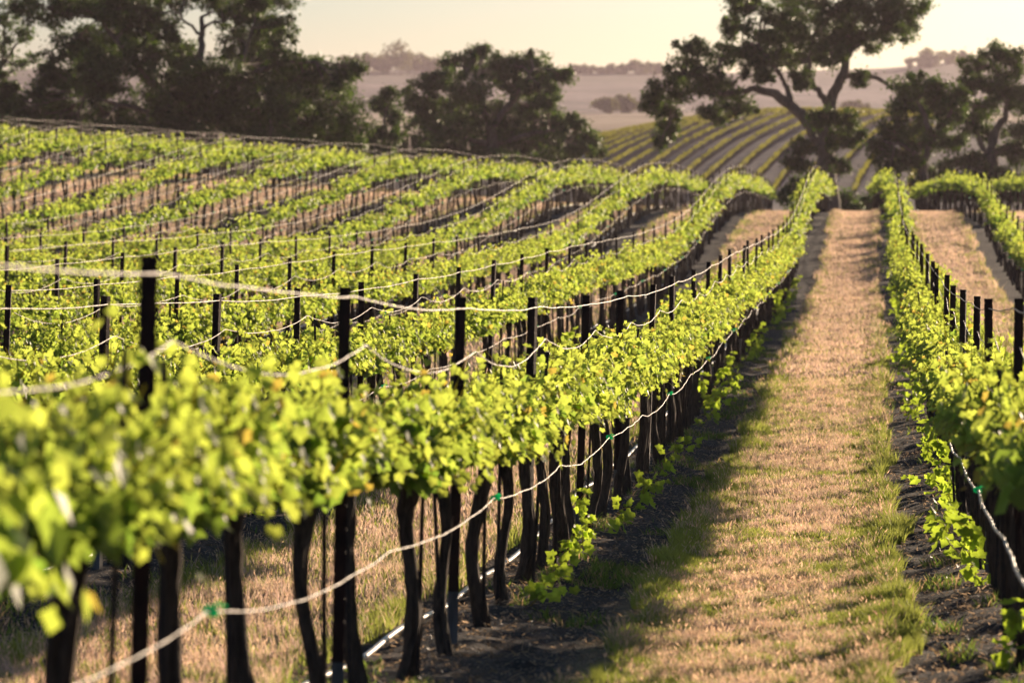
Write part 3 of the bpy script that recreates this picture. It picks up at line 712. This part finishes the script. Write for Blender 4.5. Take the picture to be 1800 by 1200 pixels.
oak("oak_tree", "low drooping oak just right of the tall spreading oak, leaves almost to ground", 226, (1625, 370),
    [([(1625, 370), (1622, 320), (1622, 285)], .32, .24), ([(1622, 290), (1638, 245), (1622, 195), (1600, 160)], .22, .08), ([(1622, 285), (1590, 255), (1560, 250)], .16, .06), ([(1634, 250), (1665, 215), (1680, 175)], .16, .06)],
    [(1590, 152, 30, 18), (1638, 153, 38, 20), (1678, 164, 20, 16), (1602, 195, 40, 24), (1660, 203, 34, 24), (1572, 230, 26, 22), (1615, 243, 38, 26), (1668, 245, 26, 18), (1556, 270, 22, 22), (1590, 288, 26, 18), (1560, 302, 16, 14), (1545, 255, 16, 14), (1556, 326, 9, 12), (1650, 178, 30, 16)], 4, 1.05, 1.2)
oak("oak_tree", "big oak with leaning trunk at the far right edge", 246, (1748, 375),
    [([(1748, 375), (1744, 320), (1739, 272)], .62, .46), ([(1740, 278), (1750, 228), (1770, 206), (1776, 165)], .34, .12), ([(1742, 270), (1772, 256), (1808, 250)], .26, .12), ([(1740, 290), (1715, 235), (1700, 190)], .24, .07), ([(1774, 190), (1755, 140), (1745, 110)], .16, .05)],
    [(1760, 96, 36, 16), (1722, 120, 34, 20), (1790, 108, 28, 24), (1740, 142, 38, 20), (1700, 150, 20, 16), (1762, 168, 34, 20), (1804, 178, 28, 26), (1720, 188, 38, 20), (1702, 218, 28, 20), (1740, 234, 22, 14), (1792, 272, 34, 22), (1690, 282, 40, 26), (1640, 312, 30, 22), (1682, 320, 36, 18),
     (1740, 312, 30, 20), (1802, 318, 36, 22), (1620, 322, 22, 16), (1792, 230, 26, 16), (1850, 130, 40, 40), (1860, 220, 40, 40)], 5, 1.0, 1.0)
oak("oak_tree", "thin lacy tree with fine bare twigs at the upper left corner", 262, (-20, 280),
    [([(-20, 280), (-14, 180), (4, 110)], .3, .16), ([(4, 115), (25, 80), (48, 55)], .12, .03), ([(4, 110), (10, 60), (20, 15)], .12, .03), ([(-5, 150), (30, 120), (60, 105)], .08, .02)],
    [(18, 25, 26, 20), (44, 62, 22, 16), (8, 80, 22, 18), (-15, 40, 30, 30), (55, 105, 16, 10), (20, 112, 18, 12), (60, 20, 20, 14), (-20, 100, 25, 20)], 6, .42, 1.3)
oak("oak_tree", "short dark rounded tree at the left edge below the lacy tree", 240, (8, 260),
    [([(8, 260), (8, 215), (10, 185)], .2, .12)], [(10, 160, 24, 22), (26, 186, 20, 12), (-12, 180, 26, 18), (0, 135, 16, 10), (8, 200, 30, 12)], 7, 1.1)
oak("oak_tree", "small slender tree between the huge left oak and the rounded oak", 275, (674, 300),
    [([(674, 300), (673, 250), (676, 205)], .2, .1)], [(682, 164, 20, 11), (668, 188, 22, 18), (692, 210, 18, 14), (664, 236, 22, 18), (698, 240, 16, 14), (670, 262, 26, 14), (645, 255, 16, 16)], 8, 1.0, 1.2)
bush = [("round dark bush by the left foot of the tall spreading oak", 232, 1392, 345, [(1392, 336, 22, 14), (1404, 320, 14, 9), (1380, 348, 16, 9)]),
        ("low grey-green bush right behind the end of the grass path", 262, 1490, 375, [(1488, 352, 24, 12), (1474, 362, 18, 9), (1500, 364, 16, 8)]),
        ("small pale shrub between the low bush and the drooping oak", 270, 1524, 375, [(1524, 354, 14, 10), (1534, 364, 12, 8)]),
        ("dark thicket under the leaning oak at the right edge", 240, 1690, 365, [(1640, 336, 26, 14), (1690, 335, 34, 16), (1740, 338, 34, 14), (1790, 336, 34, 14)]),
        ("pale green shrub at the left edge behind the highest vine row", 225, 28, 240, [(24, 214, 22, 9), (40, 222, 14, 8), (4, 220, 18, 9)])]
for i, (lab, Y, bx, by, cl) in enumerate(bush):
    r = oak("bush", lab, Y, (bx, by), [([(bx, by), (bx, by - 14)], .08, .05)], cl, 30 + i, .9, 1.25 if i != 3 else .8, .17, "bushes beyond the crest", .6); r["category"] = "bush"
    for ch in r.children:
        if ch.name.startswith("trunk"): ch.name = "stem"
        else: ch.name = "foliage"

# far hill trees: small hazy crowns on the ridge and in the valley
FT = [(705, 2111, 18.9, 29.9, "tallest hazy tree on the far left ridge"), (684, 2139, 11.5, 22.4, "round hazy tree left of the tallest ridge tree"), (742, 2152, 11.5, 25.0, "hazy tree right of the tallest ridge tree"),
      (652, 2167, 9.6, 25.0, "hazy ridge tree nearest the huge left oak"), (624, 2167, 8.2, 22.4, "hazy ridge tree partly behind the huge left oak"), (768, 2167, 8.2, 20.0, "hazy ridge tree by the rounded oak's left side"), (1034, 2167, 5.4, 16.2, "low hazy tree on the ridge right of the rounded oak"),
      (1058, 2180, 4.6, 12.3, "tiny hazy tree in the middle of the centre ridge"), (1092, 2167, 6.0, 12.3, "hazy tree at the gap in the centre ridge"), (1118, 2167, 9.0, 16.2, "round hazy tree highest on the centre ridge"), (1142, 2180, 6.6, 16.2, "hazy tree right of the highest centre ridge tree"), (1164, 2167, 6.6, 16.2, "hazy ridge tree touching the tall oak's left branches"),
      (1638, 2111, 11.7, 28.3, "broad hazy tree on the right ridge above the drooping oak"), (1612, 2139, 7.6, 18.2, "hazy tree left of the broad right ridge tree"), (1664, 2139, 7.9, 20.3, "hazy tree right of the broad right ridge tree"), (1690, 2167, 6.6, 18.2, "hazy ridge tree beside the leaning oak's crown"),
      (1070, 1276, 5.3, 12.5, "hazy valley tree above the pink field, left one"), (1096, 1290, 6.0, 12.5, "hazy valley tree above the pink field, right one"), (1128, 1303, 4.8, 10.9, "hazy valley tree nearest the tall oak's hanging branch"), (1500, 1330, 4.8, 12.5, "hazy valley tree seen right of the tall oak trunk")]
FT += [(612, 2140, 9.0, 20, "hazy ridge tree touching the right edge of the huge left oak"), (640, 2150, 12.0, 22, "rounded hazy tree third along the far left ridge"), (668, 2130, 11.0, 20, "hazy tree just left of the ridge group's tallest tree"),
       (722, 2140, 12.5, 22, "hazy tree close against the tallest ridge tree's right side"), (756, 2150, 10.5, 20, "hazy tree at the right end of the far left ridge group"), (1010, 2160, 6.5, 20, "long low hazy copse where the centre ridge begins"), (1076, 2170, 6.0, 16, "tiny hazy copse left of the gap in the centre ridge")]
for i, (px, Y, h, wd, lab) in enumerate(FT):
    rng = np.random.default_rng(700 + i); x = at(px, 200, Y)[0]; z = float(terrain(x, Y)) - .3
    root = empty("hill_tree", (x, Y, z), lab, "tree", "hazy trees on the far hills")
    G = Geo(); G.add(*tube([(0, 0, 0), (.2, 0, h * .3), (0, .1, h * .6)], [.35, .25, .12], 6)); obj("trunk", G.mesh("trunk", [m_obark]), root)
    C = unit(rng.normal(size=(16, 3))) * rng.uniform(.3, 1, (16, 1)) * np.array([wd * .40, wd * .40, h * .40]) + np.array([0, 0, h * .48])
    idx = np.repeat(np.arange(16), 70); n = len(idx); D = unit(rng.normal(size=(n, 3))) * (rng.random(n) ** .4)[:, None]
    P = C[idx] + D * h * .17 * np.array([1.4, 1.4, 1])
    V, L, F, k = scatter(P, D + rng.normal(0, .5, (n, 3)), rng.normal(0, 1, (n, 3)), rng.uniform(.8, 1.6, n), KITE, KITE_F)
    G = Geo(); G.add(V, L, F, 0, np.repeat(np.array([.05, .065, .022]) * rng.uniform(.6, 1.3, (n, 1)), k, 0)); obj("crown", G.mesh("crown", [m_far]), root)

# ------------------------------------------------------------------ vine rows on the hill behind
GW2 = {}
j = 0
for i in range(-20, 22):
    rng = np.random.default_rng(800 + i); c = []
    for t in np.arange(-90, 60, .55):
        y = 430 + t; x = -7.0 + i * 2.25 + t * .118 + .0006 * t * t
        if y < 322 or y > 478: continue
        v = Vector((x, y, float(terrain(x, y)) + .8 - ZC)); d = v.dot(fw); px = 900 + FPX * v.dot(rt) / d
        if 1030 < px < 1640: c.append((x, y, float(terrain(x, y))))
    if len(c) < 25: continue
    c = np.array(c); idx = np.repeat(np.arange(len(c)), 22); n = len(idx)
    P = c[idx] + np.stack([rng.normal(0, .08, n), rng.uniform(-.4, .4, n), .60 + rng.uniform(0, .24, n)], 1)
    keep = rng.random(n) < sstep(.3, .6, fbm(P[:, 0] * .7, P[:, 1] * .45, 19)) * .8 + .2; P = P[keep]; n = len(P)
    V, L, F, k = scatter(P, rng.normal(0, 1, (n, 3)) + np.array([0, 0, .3]), rng.normal(0, 1, (n, 3)), rng.uniform(.10, .19, n), KITE, KITE_F)
    root = empty("far_vine_row", tuple(c[0]), "row", "vine row", "vine rows on the hill behind the crest")
    G = Geo(); G.add(V - c[0], L, F, 0, np.repeat(np.array([.16, .19, .055]) * rng.uniform(.6, 1.2, (n, 1)), k, 0)); obj("foliage", G.mesh("foliage", [m_far]), root)
    G = Geo()
    for q in c[::3]: G.add(*tube([q - c[0], q - c[0] + np.array([0, 0, .8])], .06, 4, cap=False))
    obj("trunks", G.mesh("trunks", [m_vbark]), root); root.children[-1]["kind"] = "stuff"
    j += 1
    GW2[j] = root
for q, root in GW2.items():
    root["label"] = "%s vine row from the left on the shaded hill beyond the crest" % (ORD[q] if q <= 20 else ["twenty-first", "twenty-second", "twenty-third", "twenty-fourth", "twenty-fifth", "twenty-sixth", "twenty-seventh", "twenty-eighth", "twenty-ninth", "thirtieth", "thirty-first", "thirty-second"][q - 21])

# ------------------------------------------------------------------ haze
M = Mat("evening_haze")
pv = M.n("ShaderNodeVolumePrincipled"); pv.inputs["Color"].default_value = (.86, .73, .82, 1); pv.inputs["Density"].default_value = .00008; pv.inputs["Anisotropy"].default_value = .45
M.l(pv.outputs[0], M.out.inputs["Volume"])
x0, x1, y0, y1, z0, z1 = -1500, 1500, -60, 3720, -9.5, 31
V = np.array([(x, y, z) for z in (z0, z1) for x, y in ((x0, y0), (x1, y0), (x1, y1), (x0, y1))])
hz = obj("haze", new_mesh("haze", V, [0, 3, 2, 1, 4, 5, 6, 7, 0, 1, 5, 4, 1, 2, 6, 5, 2, 3, 7, 6, 3, 0, 4, 7], [4] * 6, [M.m])); tag(hz, kind="stuff"); hz["label"] = "pale pink evening haze over the far hills"; hz["category"] = "haze"
